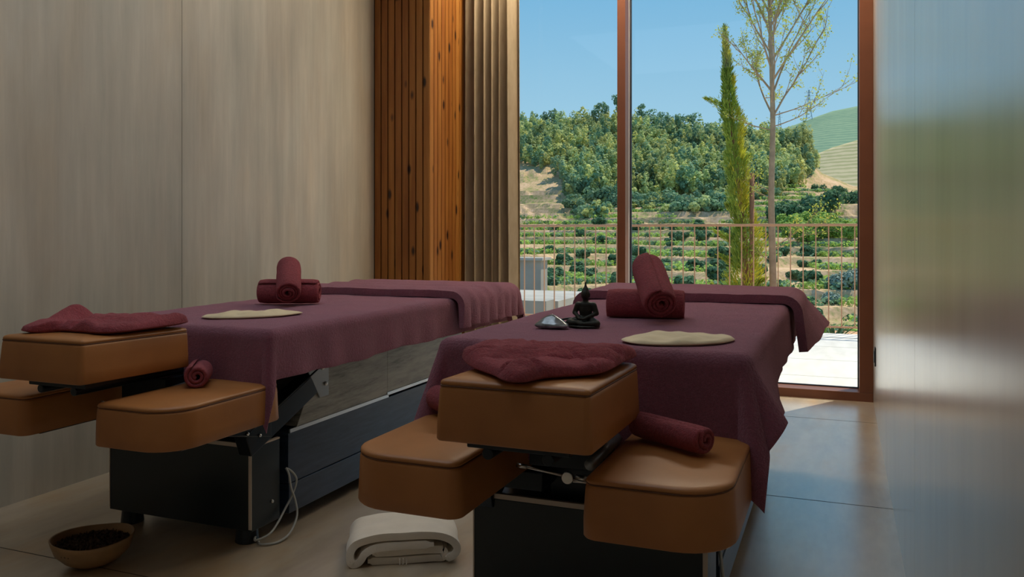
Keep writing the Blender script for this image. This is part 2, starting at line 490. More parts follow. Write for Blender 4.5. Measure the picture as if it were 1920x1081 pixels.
def puff(name, outline, base, H, mat, seed=0, folds=None, rings=16, per=8, edge=.5, parent=None, nzamp=.25, ns=14, ctr=None):
    """soft pad: closed outline in the xy plane, resting on base(x,y), rising H at the middle"""
    O = catmull([(x, y, 0) for x, y in outline], per, True)
    n = len(O)
    c = Vector((ctr[0], ctr[1], 0)) if ctr else sum(O, Vector()) / n
    V = []; F = []
    prof = []
    for k in range(rings + 1):
        t = k / rings
        prof.append((t, (1 - (1 - min(t / edge, 1)) ** 2.2) ** .5))
    for side in (1, 0):
        for k, (t, hh) in enumerate(prof):
            for p in O:
                q = p.lerp(c, t)
                hz = H * (1 + nzamp * nz(q.x, q.y, seed, ns)) * hh
                if folds: hz += folds(q.x, q.y, t) * hh
                z = base(q.x, q.y) + (max(hz, .002 * hh) if side else -.0 - .0005)
                bulge = (.35 * H * (1 - hh)) if side else 0
                z += bulge * 0
                V.append((q.x, q.y, z + (H * .35 * (1 - t) ** 12 if side else H * .30 * (1 - t) ** 12)))
    m = len(prof) * n
    for k in range(rings):
        for i in range(n):
            a, b2 = k * n + i, k * n + (i + 1) % n
            F.append((a, b2, b2 + n, a + n)); F.append((m + a, m + a + n, m + b2 + n, m + b2))
    for i in range(n):
        F.append((i, m + i, m + (i + 1) % n, (i + 1) % n))
    o = from_data(name, V, F, M[mat], parent)
    bmm = bmesh.new(); bmm.from_mesh(o.data); bmesh.ops.remove_doubles(bmm, verts=bmm.verts, dist=1e-5)
    bmesh.ops.recalc_face_normals(bmm, faces=bmm.faces); bmm.to_mesh(o.data); bmm.free()
    return o

def roll_mesh(R, L, turns=3.2, seed=0, oval=1.0):
    """spiral rolled towel, axis along local x, centre at origin"""
    rnd = random.Random(seed)
    r0 = R * .16; n = int(turns * 36)
    pitch = (R - r0) / turns
    th = pitch * .80
    cols = 26
    V = []; F = []
    offs = [rnd.uniform(-.006, .006) for _ in range(int(turns) + 3)]
    def off(t): 
        k = t * turns; i = int(k); return offs[i] * (1 - (k - i)) + offs[i + 1] * (k - i)
    for i in range(n + 1):
        t = i / n; a = t * turns * 2 * PI + seed
        rc = r0 + (R - r0 - th / 2) * t
        for s in range(2 * cols + 8):
            # closed section: outer from -L/2..L/2, rounded end, inner back
            if s <= cols: u = s / cols; xx = -1 + 2 * u; rr = 1
            elif s < cols + 4: w = (s - cols) / 4; xx = 1; rr = math.cos(w * PI)
            elif s <= 2 * cols + 4: u = (s - cols - 4) / cols; xx = 1 - 2 * u; rr = -1
            else: w = (s - 2 * cols - 4) / 4; xx = -1; rr = -math.cos(w * PI)
            end = math.sin(math.acos(max(-1, min(1, rr)))) * th * .5 if abs(xx) == 1 else 0
            x = xx * (L / 2 - th * .5 + off(t)) + math.copysign(end, xx)
            sag = 1 - .06 * max(0, abs(xx) - .8) / .2
            r = rc * sag * (1 + .02 * nz(xx * 3, a * .6, seed)) + rr * th * .5 * (1 if t < .97 else (1 - t) / .03 * .9 + .1)
            y, z = r * math.cos(a), r * math.sin(a) * oval
            V.append((x, y, z))
    m = 2 * cols + 8
    for i in range(n):
        for s in range(m):
            F.append((i * m + s, i * m + (s + 1) % m, (i + 1) * m + (s + 1) % m, (i + 1) * m + s))
    F.append(tuple(range(m))[::-1]); F.append(tuple(n * m + s for s in range(m)))
    return V, F

def roll(label, a, b, R, seed, group, mat='maroon_b', turns=3.2):
    """a,b = centres of the two ends"""
    a, b = Vector(a), Vector(b); L = (b - a).length
    V, F = roll_mesh(R, L, turns, seed)
    o = from_data('rolled_towel', V, F, M[mat])
    o.rotation_mode = 'QUATERNION'
    o.rotation_quaternion = (b - a).to_track_quat('X', 'Z'); o.location = (a + b) / 2
    return tag(o, label, 'towel', group)

def rrect(w, d, rads, seg=8):
    """rounded rectangle centred at 0; rads for corners (x+,y+),(x-,y+),(x-,y-),(x+,y-)"""
    out = []
    for k, (sx, sy, r) in enumerate(((1, 1, rads[0]), (-1, 1, rads[1]), (-1, -1, rads[2]), (1, -1, rads[3]))):
        r = max(r, .001)
        cx, cy = sx * (w / 2 - r), sy * (d / 2 - r)
        for i in range(seg + 1):
            a = k * PI / 2 + i / seg * PI / 2
            out.append((cx + r * math.cos(a), cy + r * math.sin(a)))
    return out

def cushion(name, w, d, h, rads, parent, loc, rx=0, taper=-.005, seam=True, flip=False):
    """leather pad with stitched top panel; origin at the bottom centre"""
    t = .012
    lv = [(-.012, .004), (-.004, .0005), (0, .004), (0, .012), (0, h * .5), (.002, h * .5 + .01)]
    lv = [(taper + .012, 0), (taper + .003, .0015), (taper, .005), (taper * .7, h * .3), (taper * .3, h * .6), (0, h - .022), (.0015, h - .016), (.0042, h - .0135), (.0045, h - .012),
          (.001, h - .009), (.002, h - .004), (.006, h - .0005), (.016, h + .0018), (.03, h + .0032), (.05, h + .0045), (.08, h + .0055), (.11, h + .006)]
    V = []; F = []
    rings = []
    for ins, z in lv:
        ins = min(ins, min(w, d) / 2 - .01)
        ring = rrect(w - 2 * ins, d - 2 * ins, [max(r - ins, .004) for r in rads])
        idx = []
        for x, y in ring:
            e = .0022 * nz(x * 3, y * 3, z * 12, 6) if .01 < z < h else .002 * nz(x, y, z, 14)
            idx.append(len(V)); V.append((x + (e if .01 < z < h else 0), y + (e if .01 < z < h else 0), z + (e if z > h else 0)))
        rings.append(idx)
    n = len(rings[0])
    for a, b in zip(rings[:-1], rings[1:]):
        for i in range(n): F.append((a[i], a[(i + 1) % n], b[(i + 1) % n], b[i]))
    F.append(tuple(rings[0][::-1])); F.append(tuple(rings[-1]))
    o = from_data(name, V, F, M['leather'], parent)
    o.location = loc; o.rotation_euler = (rx, 0, 0)
    # stitched seam line round the top edge
    if seam:
        ring = rrect(w - .0062, d - .0062, [max(r - .003, .004) for r in rads])
        pts = [(x, y, h - .0128) for x, y in ring]
        bm = bmesh.new(); tube(bm, pts + [pts[0]], .0021, 6, False)
        s = bm_obj('seam', bm, M['piping'], o, smooth=True)
    return o

# ------------------------------------------------------------------ massage table
def massage_table(x, y, dz, label):
    t = thing('massage_table', label, 'massage table', (x, y, 0), 0, 'massage tables in the treatment room')
    W = .33
    # front cabinet box
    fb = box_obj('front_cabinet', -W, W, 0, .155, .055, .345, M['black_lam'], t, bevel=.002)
    bm = bmesh.new(); box(bm, -W, W, -.0015, .010, .346, .360)
    box(bm, W - .012, W + .0006, -.0022, .0, .062, .345); box(bm, -W - .0006, -W + .003, -.0022, .0, .062, .345)
    box(bm, W - .012, W, .0, .155, .346, .352)
    bm_obj('edge_banding', bm, M['edge'], fb)
    for bx, bz in ((W + .001, .13),):
        bm = bmesh.new(); bmesh.ops.create_cone(bm, cap_ends=True, segments=16, radius1=.007, radius2=.005, depth=.006, matrix=Matrix.Translation((bx + .002, .11, bz)) @ Matrix.Rotation(PI / 2, 4, 'Y'))
        bm_obj('bolt', bm, M['steel'], fb, smooth=True)
    for fx in (-W + .06, W - .06):
        for fy in (.05, 1.6):
            bm = bmesh.new(); bmesh.ops.create_cone(bm, cap_ends=True, segments=20, radius1=.042, radius2=.036, depth=.056, matrix=Matrix.Translation((fx, fy, .028)))
            bm_obj('foot', bm, M['black_metal'], t, smooth=False, bevel=.003)
    # long cabinet, plinth, strips
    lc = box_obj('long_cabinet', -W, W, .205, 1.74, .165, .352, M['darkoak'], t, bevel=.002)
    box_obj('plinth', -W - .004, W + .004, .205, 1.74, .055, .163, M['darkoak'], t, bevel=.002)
    for s in (-1, 1):
        xa, xb = sorted((s * (W - .004), s * (W + .002)))
        bm = bmesh.new(); box(bm, xa, xb, .215, .935, .3525, .366); box(bm, xa, xb, .925, 1.74, .3625, .376)
        bm_obj('silver_strip', bm, M['silver'], t)
    box_obj('spine', -.12, .12, .06, .30, .10, .60, M['black_metal'], t, bevel=.004)
    # upper veneer body
    bm = bmesh.new(); box(bm, -W + .002, W - .002, .40, .93, .366, .615 + dz); box(bm, -W + .002, W - .002, .93, 1.72, .376, .615 + dz)
    # clip front lower corner diagonally
    for v in bm.verts:
        if abs(v.co.y - .40) < 1e-4 and v.co.z < .4: v.co.y = .26
    bm_obj('upper_body', bm, M['veneer'], t, bevel=.002)
    # grey bracket plates with bolts
    for s in (-1, 1):
        bm = bmesh.new()
        xa, xb = sorted((s * (W - .001), s * (W + .005)))
        box(bm, xa, xb, .30, .46, .45, .60)
        for v in bm.verts:
            if v.co.z < .5 and v.co.y < .4: v.co.y += .10
        br = bm_obj('bracket', bm, M['greysteel'], t, bevel=.002)
        for by, bz in ((.415, .565), (.435, .50)):
            bm = bmesh.new(); bmesh.ops.create_cone(bm, cap_ends=True, segments=16, radius1=.009, radius2=.006, depth=.008, matrix=Matrix.Translation((s * (W + .009), by, bz)) @ Matrix.Rotation(s * PI / 2, 4, 'Y'))
            bm_obj('bolt', bm, M['steel'], br, smooth=True)
        # diagonal lift arm
        a = Vector((s * (W - .03), -.02, .36)); b = Vector((s * (W - .03), .45, .545))
        d = (b - a); ang = math.atan2(d.z, d.y)
        Mx = Matrix.Translation(a) @ Matrix.Rotation(ang, 4, 'X')
        bm = bmesh.new(); box(bm, -.022, .034, 0, d.length, -.045, .036, Mx)
        box(bm, -.022, .038, .02, d.length - .01, .038, .046, Mx)
        am = bm_obj('lift_arm', bm, M['black_metal'], t, bevel=.004)
        # arm-rest hinge plate
        bm = bmesh.new(); box(bm, s * W - .006, s * W + .006, -.12 if s > 0 else .01, .10, .365, .425)
        for v in bm.verts:
            if v.co.y < 0 and v.co.z < .4: v.co.z += .05
        hp = bm_obj('hinge_plate', bm, M['black_metal'], t, bevel=.003)
        for by, bz in (((-.03, .405), (.035, .385)) if s > 0 else ((.05, .39),)):
            bm = bmesh.new(); bmesh.ops.create_cone(bm, cap_ends=True, segments=16, radius1=.007, radius2=.005, depth=.006, matrix=Matrix.Translation((s * (W + .009), by, bz)) @ Matrix.Rotation(s * PI / 2, 4, 'Y'))
            bm_obj('bolt', bm, M['steel'], hp, smooth=True)
    # frame under the mattress
    bm = bmesh.new()
    box(bm, -.37, .37, .10, 2.12, .625 + dz, .668 + dz)
    bm_obj('bed_frame', bm, M['black_metal'], t, bevel=.004)
    mt = cushion('mattress', .80, 2.08, .10, [.05] * 4, t, (0, 1.06, .669 + dz), seam=False)
    # head end: tube frame, arms, cushions
    bm = bmesh.new()
    for s in (-.07, .07):
        tube(bm, [(s, .14, .615), (s, -.50, .615)], .014, 10)
    box(bm, -.12, .12, -.50, -.12, .625, .648)
    box(bm, -.10, .10, -.16, .12, .50, .60)
    bm_obj('head_frame', bm, M['black_metal'], t, bevel=.003)
    tube_obj('gas_spring', [(.095, -.27, .548), (.11, .08, .572)], .014, M['greysteel'], t, 14)
    bm = bmesh.new(); tube(bm, [(-.10, -.245, .522), (.02, -.245, .508)], .0035, 8); tube(bm, [(-.10, -.245, .522), (-.075, -.245, .519)], .006, 8)
    lv = bm_obj('lever', bm, M['steel'], t, smooth=True)
    bm = bmesh.new(); bmesh.ops.create_cone(bm, cap_ends=True, segments=20, radius1=.015, radius2=.015, depth=.012, matrix=Matrix.Translation((.034, -.25, .506)) @ Matrix.Rotation(PI / 2, 4, 'X'))
    bm_obj('lever_knob', bm, M['steel'], lv, bevel=.002)
    bm = bmesh.new(); tube(bm, [(.055, -.25, .508), (.085, -.25, .506)], .008, 8); box(bm, .05, .09, -.26, -.24, .499, .505)
    bm_obj('clamp', bm, M['steel'], t, smooth=True)
    cushion('head_cushion', .34, .43, .131, [.014] * 4, t, (.012, -.355, .648), rx=-.02)
    for s in (-1, 1):
        rads = [.05, .05, .11, .03] if s < 0 else [.05, .05, .03, .11]
        cushion('arm_cushion', .30, .52, .128, rads, t, (s * .295, -.235, .456))
        bm = bmesh.new()
        box(bm, s * .295 - .10, s * .295 + .10, -.40, -.02, .44, .455)
        a, b = sorted((s * .10, s * .30)); box(bm, a, b, -.06, .06, .40, .45)
        box(bm, s * .295 - .02, s * .295 + .02, -.28, .0, .42, .441)
        bm_obj('arm_support', bm, M['black_metal'], t, bevel=.003)
    return t

TL, TR = (-2.24, 2.34), (-.65, 2.16)
ta = massage_table(*TL, -.02, 'treatment table beside the stone wall, grey wood side panel in view')
tb = massage_table(*TR, 0.0, 'treatment table in front of the window, bronze seated statuette on its cover')
# cables
def cable(pts, r, parent):
    bm = bmesh.new(); tube(bm, catmull(pts, 8), r, 8)
    return bm_obj('power_cord', bm, M['cable'], parent, smooth=True)
cable([(.335, .185, .23), (.35, .20, .215), (.36, .215, .18), (.352, .20, .13), (.345, .17, .09), (.352, .11, .05), (.355, .06, .03), (.33, .02, .02), (.30, .06, .02)], .004, ta)
cable([(.335, .185, .23), (.352, .18, .21), (.358, .185, .16), (.365, .20, .11), (.38, .19, .06), (.395, .13, .02), (.39, .07, .006), (.365, .035, .006), (.34, .03, .006), (.31, .06, .006)], .004, ta)
cable([(.33, .16, .30), (.345, .10, .27), (.37, .02, .18), (.41, -.07, .08), (.45, -.17, .006), (.48, -.33, .006), (.47, -.5, .006)], .004, tb)
cable([(.33, .16, .29), (.35, .09, .25), (.38, .0, .15), (.43, -.10, .05), (.50, -.18, .006), (.55, -.33, .006), (.56, -.5, .006)], .004, tb)

# ------------------------------------------------------------------ covers on the tables
def zl(x, y): return 0
tag(drape('table_cover', (-2.66, -1.82, 2.32, 4.43), (.16, .185, .30, .15), .765, .0125, .03, .10, seed=2, wave=.007, wl=.21, jit=.01, kcs=(.3, .06, .3, .1)),
    'maroon terry cover draped over the treatment table by the stone wall', 'table cover', 'maroon terry table covers')
tag(drape('table_cover', (-1.05, -.235, 2.15, 4.20), (.24, .20, .33, .15), .790, .0125, .05, .30, seed=5, wave=.003, wl=.33, jit=.012, kcs=(.30, .27, .3, .3), kfun=lambda x, y, nx, ny: (.50 * max(0, min(1, (2.75 - y) / .6)) * max(0, min(1, (nx - .80) / .18)) if nx > 0 else 0)),
    'maroon terry cover draped over the treatment table nearest the window', 'table cover', 'maroon terry table covers')
# folded towels across the far ends
def ridgesL(x, y):
    r = .012 * math.exp(-((y - 3.80) / .05) ** 2) + .010 * math.exp(-((y - 4.02 - .05 * (x + 2.2)) / .035) ** 2) + .010 * math.exp(-((y - 4.22) / .04) ** 2)
    return r
def fold(name, rect, over, z, seed, zf, label, kcs, wl, wave, **kw):
    o = drape(name, rect, over, z, .0125, .04, .2, R=.04, seed=seed, wave=wave, zf=zf, thick=.036, wl=wl, kcs=kcs, jit=.006, **kw)
    o.modifiers['b'].width = .013; o.modifiers['b'].segments = 4
    return tag(o, label, 'towel', 'folded towels across the far ends of the tables')
fold('folded_towel', (-2.675, -1.80, 3.70, 4.445), (.13, .17, .0, .18), .774, 11, ridgesL,
     'folded maroon towel laid across the far end of the table by the stone wall', (.2, .2, .2, .2), .11, .014)
def ridgesR(x, y):
    return .010 * math.exp(-((y - 4.05 + .04 * x) / .05) ** 2)
fold('folded_towel', (-1.07, -.225, 3.62, 4.22), (.15, .22, .0, .03), .800, 13, ridgesR,
     'folded maroon towel across the table end against the glass, corner flapping out sideways', (.2, .0, .2, .0), .30, .002, kfun=lambda x, y, nx, ny: (.05 + .8 * (y - 3.62) / .6 if nx > .3 else 0))

# rolled towels
c21, s21 = math.cos(math.radians(21.7)), math.sin(math.radians(21.7))
G = 'rolled maroon towels on the tables'
roll('rolled maroon towel lying flat under a leaning roll on the table by the stone wall', (-2.455, 3.06, .829), (-2.205, 3.165, .829), .060, 1, G)
roll('rolled maroon towel leaning on another roll on the table by the stone wall', (-2.235, 2.975, .834), (-2.345, 3.125, .952), .062, 2, G, turns=3.6)
roll('rolled maroon towel lying flat behind the statuette on the table in front of the window', (-.775, 2.87, .846), (-.51, 2.905, .846), .059, 3, G)
roll('rolled maroon towel leaning on another roll on the table in front of the window', (-.541, 2.665, .864), (-.632, 2.87, .985), .063, 4, G, turns=3.6)
roll('small rolled maroon towel end-on on the arm cushion of the table by the stone wall', (-1.955, 2.125, .629), (-2.045, 2.25, .629), .045, 5, G, turns=2.4)
roll('small rolled maroon towel on the outer arm cushion of the table nearest the window', (-.285, 1.905, .629), (-.47, 2.02, .629), .039, 6, G, turns=2.2)
roll('small rolled maroon towel tucked behind the head cushion of the table nearest the window', (-.86, 1.94, .631), (-1.07, 2.10, .631), .041, 7, G, turns=2.4)

# crumpled towels on the head cushions
def hcR(x, y): return .787
def foldsR(x, y, t):
    w_ = nz(x, y, 3, 6) * .025
    a_ = y - 1.80 - .38 * (x + .65) + w_
    r_ = .013 * math.exp(-(a_ / .022) ** 2) - .013 * math.exp(-((a_ - .045) / .010) ** 2) + .010 * math.exp(-((a_ - .085) / .024) ** 2)
    r_ -= .012 * math.exp(-((a_ + .050) / .009) ** 2) * (1 if x > -.62 else .4)
    r_ += .016 * math.exp(-(((x + .625) / .045) ** 2 + ((y - 1.635) / .035) ** 2)) - .014 * math.exp(-((math.hypot(x + .62, y - 1.60) - .040) / .006) ** 2)
    r_ -= .010 * math.exp(-((x + .54 + .9 * (y - 1.78)) / .008) ** 2) + .008 * math.exp(-((x + .77 - .6 * (y - 1.85)) / .009) ** 2)
    return r_ + .004 * nz(x, y, 31, 38)
o = puff('crumpled_towel', [(-.845, 1.80), (-.775, 1.70), (-.69, 1.62), (-.645, 1.572), (-.605, 1.575), (-.575, 1.64), (-.51, 1.70), (-.478, 1.76), (-.474, 1.90), (-.474, 2.02), (-.56, 2.05), (-.70, 2.04), (-.80, 2.06), (-.865, 2.0), (-.875, 1.88)],
         hcR, .032, 'maroon_b', 3, foldsR, rings=44, edge=.20, per=16)
tag(o, 'crumpled maroon towel on the head cushion of the table nearest the window', 'towel', 'crumpled towels on the head cushions')
def foldsL(x, y, t):
    return .012 * math.sin(x * 15 - y * 30 + 3 * nz(x, y, 8, 5)) * t + .045 * math.exp(-(((x + 2.395) / .035) ** 2 + ((y - 2.02) / .07) ** 2)) + .012 * math.exp(-((x + 2.13 - .4 * (y - 2.0)) / .03) ** 2) - .012 * math.exp(-((x + 2.18 - .4 * (y - 2.0)) / .009) ** 2) - .012 * math.exp(-((x + 2.30 + .5 * (y - 1.95)) / .009) ** 2) + .004 * nz(x, y, 33, 36)
o = puff('crumpled_towel', [(-2.40, 1.93), (-2.385, 1.84), (-2.33, 1.81), (-2.27, 1.87), (-2.18, 1.875), (-2.09, 1.87), (-2.055, 1.93), (-2.05, 2.05), (-2.055, 2.19), (-2.12, 2.21), (-2.25, 2.2), (-2.35, 2.19), (-2.41, 2.08)],
         lambda x, y: .787, .030, 'maroon_b', 6, foldsL, rings=44, edge=.20, per=16)
tag(o, 'crumpled maroon towel on the head cushion of the table by the stone wall', 'towel', 'crumpled towels on the head cushions')

# flat cream eye pillows
def eyep(pts, z, seed, label):
    o = puff('eye_pillow', pts, lambda x, y: z, .022, 'cream', seed, lambda x, y, t: .006 * nz(x, y, seed, 22) + .003 * math.sin(x * 60), rings=18, edge=.7, per=10)
    tag(o, label, 'eye pillow', 'cream eye pillows')
eyep([(-.565, 2.232), (-.548, 2.32), (-.49, 2.385), (-.40, 2.39), (-.335, 2.41), (-.288, 2.385), (-.275, 2.335), (-.31, 2.26), (-.40, 2.19), (-.50, 2.17)], .7965, 3,
     'flat cream cloth eye pillow on the front corner of the table nearest the window')
eyep([(-2.265, 2.50), (-2.235, 2.58), (-2.15, 2.66), (-2.07, 2.75), (-2.005, 2.76), (-1.995, 2.72), (-2.01, 2.62), (-2.08, 2.52), (-2.17, 2.46), (-2.23, 2.46)], .7725, 7,
     'flat cream cloth eye pillow on the table by the stone wall')

# ------------------------------------------------------------------ seated statuette
def statuette(loc, rz, s):
    me = bpy.data.metaballs.new('mb'); me.resolution = .05; me.threshold = .35
    mo = bpy.data.objects.new('mb', me); C.objects.link(mo)
    def ball(co, r, sc3=(1, 1, 1), rot=None):
        e = me.elements.new(type='ELLIPSOID'); e.co = co; e.radius = r * 1.5
        e.size_x, e.size_y, e.size_z = sc3
        if rot: e.rotation = rot
    def chain(a, b, ra, rb, n=7):
        a, b = Vector(a), Vector(b)
        for i in range(n):
            t = i / (n - 1); ball(a.lerp(b, t), ra + (rb - ra) * t)
    # facing -y
    chain((.16, 0, .30), (.62, -.28, .17), .17, .15); chain((-.16, 0, .30), (-.62, -.28, .17), .17, .15)
    chain((.62, -.28, .17), (.0, -.52, .14), .14, .10); chain((-.62, -.28, .17), (0, -.48, .20), .14, .10)
    ball((0, -.50, .17), .11, (1.6, 1, .7))
    ball((0, .06, .22), .27, (1.5, 1.1, .8)); ball((0, .06, .48), .24, (1.1, .8, 1.1)); ball((0, .05, .74), .27, (1.15, .75, 1.0)); ball((0, .04, .95), .24, (1.35, .7, .6))
    chain((.36, .04, .94), (.50, .02, .58), .12, .10); chain((-.36, .04, .94), (-.50, .02, .58), .12, .10)
    chain((.50, .02, .58), (.12, -.36, .38), .095, .075); chain((-.50, .02, .58), (-.12, -.36, .38), .095, .075)
    ball((.05, -.40, .36), .09, (1.3, 1, .6)); ball((-.05, -.41, .38), .09, (1.3, 1, .6))
    chain((0, .03, 1.05), (0, .02, 1.22), .11, .10, 4)
    ball((0, .0, 1.38), .225, (.85, .9, 1.1)); ball((0, -.02, 1.30), .14, (.9, 1, .9)); ball((0, -.19, 1.35), .035, (1, 1, 1.5))
    ball((.18, .02, 1.36), .045, (.6, 1, 2)); ball((-.18, .02, 1.36), .045, (.6, 1, 2))
    ball((0, .03, 1.60), .12); ball((0, .03, 1.73), .06); chain((0, .03, 1.78), (0, .03, 1.95), .045, .022, 5)
    dg = bpy.context.evaluated_depsgraph_get(); dg.update()
    m2 = bpy.data.meshes.new_from_object(mo.evaluated_get(dg))
    bpy.data.objects.remove(mo)
    m2.materials.clear(); m2.name = 'figure'
    t = thing('seated_statuette', 'small dark bronze statuette of a figure meditating cross-legged on the maroon cover', 'statuette', loc, rz)
    o = link_mesh('figure', m2, M['bronze'], t); o.scale = (s, s, s)
    V = []; F = []
    n = 40
    for k, (ins, z) in enumerate(((0, 0), (0, .05), (.02, .08), (.05, .085))):
        for i in range(n):
            a = 2 * PI * i / n
            V.append(((.72 - ins) * math.cos(a) * s, (-.18 + (.46 - ins) * math.sin(a)) * s, z * s))
    for k in range(3):
        for i in range(n): F.append((k * n + i, k * n + (i + 1) % n, (k + 1) * n + (i + 1) % n, (k + 1) * n + i))
    F.append(tuple(range(3 * n, 4 * n))); F.append(tuple(range(n))[::-1])
    from_data('base', V, F, M['bronze'], t, smooth=False)
statuette((-.756, 2.525, .801), math.radians(-5), .0735)

t = thing('stone_pendant', 'iridescent shell pendant with a black cord loop lying left of the statuette', 'pendant', (-.84, 2.455, .8015))
o = puff('shell', [(-.055, -.02), (-.03, -.035), (.01, -.038), (.045, -.02), (.05, .005), (.025, .03), (-.01, .035), (-.04, .012)],
         lambda x, y: 0, .024, 'shell', 2, lambda x, y, t: .018 * t, rings=14, edge=1.0, per=6, parent=t)
bm = bmesh.new(); tube(bm, catmull([(.0, .02, .022), (-.014, .06, .012), (.01, .10, .018), (.06, .112, .020), (.095, .115, .010), (.09, .130, .004), (.03, .128, .004), (-.03, .10, .004), (-.03, .05, .006)], 8), .0032, 8)
bm_obj('cord_loop', bm, M['cord'], t, smooth=True)

# ------------------------------------------------------------------ bowl of petals
bx, by = -2.31, 2.035
t = thing('wooden_bowl', 'round wooden bowl of dried petals standing on the floor', 'bowl', (bx, by, 0))
prof = [(0, 0), (.045, 0), (.055, .004), (.085, .02), (.112, .048), (.124, .078), (.1275, .092), (.125, .094), (.121, .090), (.114, .072), (.10, .045), (.07, .022), (0, .014)]
V = []; F = []; n = 64
for r, z in prof:
    for i in range(n):
        a = 2 * PI * i / n; w = 1 + .012 * math.sin(2 * a + .5) + .008 * math.sin(5 * a)
        V.append((r * w * math.cos(a), r * w * math.sin(a), z + (.004 * math.sin(2 * a) * r / .12 if z > .05 else 0)))
for k in range(len(prof) - 1):
    for i in range(n): F.append((k * n + i, k * n + (i + 1) % n, (k + 1) * n + (i + 1) % n, (k + 1) * n + i))
from_data('bowl_body', V, F, M['bowl'], t)
rng = np.random.default_rng(3)
Q = []
for _ in range(1500):
    a = rng.uniform(0, 2 * PI); r = .112 * math.sqrt(rng.uniform()); hz = .066 + .012 * (1 - (r / .115) ** 2) + rng.uniform(-.006, .006)
    c = np.array([r * math.cos(a), r * math.sin(a), hz]); u = rng.normal(size=3); u /= np.linalg.norm(u); v = np.cross(u, rng.normal(size=3)); v /= np.linalg.norm(v)
    su, sv = rng.uniform(.004, .009), rng.uniform(.003, .006)
    Q.append([c - u * su - v * sv, c + u * su - v * sv * .4, c + u * su + v * sv, c - u * su * .5 + v * sv])
o = quads_mesh('dried_petals', np.array(Q), [M['petals']])
o.location = (bx, by, 0)
tag(o, 'dark dried petals filling the wooden bowl', 'petals', kind='stuff')

# ------------------------------------------------------------------ folded white towel on the floor
def folded_white():
    t = .026
    # centre line of a strip folded over three times, in (x, z); width .30
    half = .165
    path = []
    path += [(.02 + k * .02 - .10, .014) for k in range(12)]             # bottom inner layer
    def arc(cx, cz, r, a0, a1, n=10): return [(cx + r * math.cos(a0 + (a1 - a0) * i / n), cz + r * math.sin(a0 + (a1 - a0) * i / n)) for i in range(n + 1)]
    path = [(-.115, .014), (-.05, .013), (.05, .0145), (.10, .0155)]
    path += arc(.125, .029, .014, -PI / 2, PI / 2, 8)
    path += [(.05, .044), (-.05, .041), (-.10, .040)]
    P1 = path
    outer = [(-.110, .0425), (-.05, .041)]
    # second strip: outer wrap
    P2 = [(.10, .066), (.0, .066), (-.09, .060), (-.125, .046), (-.138, .026), (-.148, .016), (-.163, .014), (-.174, .030), (-.172, .056), (-.150, .080), (-.10, .091), (-.02, .096), (.06, .097), (.12, .092), (.160, .074), (.176, .050), (.166, .028), (.140, .017)]
    def strip(P, w, th, y0, y1, V, F, seed):
        C2 = [Vector((p[0], p[1], 0)) for p in P]
        C2 = catmull(C2, 6); rows = 20
        sec = []
        for i, p in enumerate(C2):
            tg = (C2[min(i + 1, len(C2) - 1)] - C2[max(i - 1, 0)]).normalized(); nn = Vector((-tg.y, tg.x, 0))
            e = 1.0 if 1 < i < len(C2) - 2 else .55
            sec.append((p + nn * th / 2 * e, p - nn * th / 2 * e))
        ring = [s[0] for s in sec] + [s[1] for s in sec[::-1]]
        m = len(ring); b0 = len(V)
        for j in range(rows + 1):
            u = j / rows; y = y0 + (y1 - y0) * u
            for p in ring:
                x = p.x + .006 * nz(u * 3, p.y * 10, seed); z = p.y + .0035 * nz(p.x * 9, u * 4, seed + 2) * (p.y / .05)
                z -= .010 * u * max(0, p.y / .09)
                V.append((x, y + .008 * nz(p.x * 8, p.y * 20, seed + 5), max(z, .001)))
        for j in range(rows):
            for i in range(m):
                F.append((b0 + j * m + i, b0 + j * m + (i + 1) % m, b0 + (j + 1) * m + (i + 1) % m, b0 + (j + 1) * m + i))
        k = len(sec)
        for base, fl in ((b0, 0), (b0 + rows * m, 1)):
            for i in range(k - 1):
                f = (base + i, base + i + 1, base + m - 2 - i, base + m - 1 - i)
                F.append(f if fl else f[::-1])
    V = []; F = []
    strip(P1, .3, .024, -.10, .125, V, F, 1); strip(P2, .3, .025, -.115, .13, V, F, 3)
    o = from_data('folded_white_towel', V, F, M['white_towel'])
    bv = o.modifiers.new('b', 'BEVEL'); bv.width = .006; bv.segments = 3; bv.angle_limit = 1.0
    o.location = (-1.40, 2.50, 0); o.rotation_euler = (0, 0, math.radians(29))
    o.scale = (1.0, 1.0, 1.0)
    tag(o, 'folded off-white towel lying on the stone floor between the two tables', 'towel')
    # woven band
    bm = bmesh.new()
    for k in range(3): box(bm, -.012 + k * .011, -.008 + k * .011, -.1175, -.112, .004, .024)
    bb = bm_obj('woven_band', bm, M['white_towel'], o, bevel=.001)
folded_white()

# ------------------------------------------------------------------ exterior
struct(box_obj('terrace_floor', -9, 3.5, 6.02, 9.35, -.25, -.012, M['terrace']))
struct(box_obj('terrace_kerb', -9, 3.5, 9.365, 9.72, -.25, -.008, M['terrace']))
bm = bmesh.new()
for y in (6.8, 7.7, 8.6): box(bm, -9, 3.5, y - .003, y + .003, -.02, -.0112)
for x in (-4, -2.2, -.55, 1.1): box(bm, x - .003, x + .003, 6.02, 9.35, -.02, -.0112)
struct(bm_obj('terrace_joints', bm, M['conc']))
rl = thing('balcony_railing', 'copper coloured metal railing along the terrace edge outside the window', 'railing', (0, 9.8, -.12))
box_obj('top_rail', -8.8, 3.3, -.018, .018, 1.285, 1.315, M['rail'], rl, bevel=.004)
box_obj('bottom_rail', -8.8, 3.3, -.012, .012, .165, .185, M['rail'], rl, bevel=.002)
bmb = bmesh.new(); box(bmb, -.006, .006, -.006, .006, .18, 1.29)
b0 = bm_obj('baluster', bmb, M['rail'], rl)
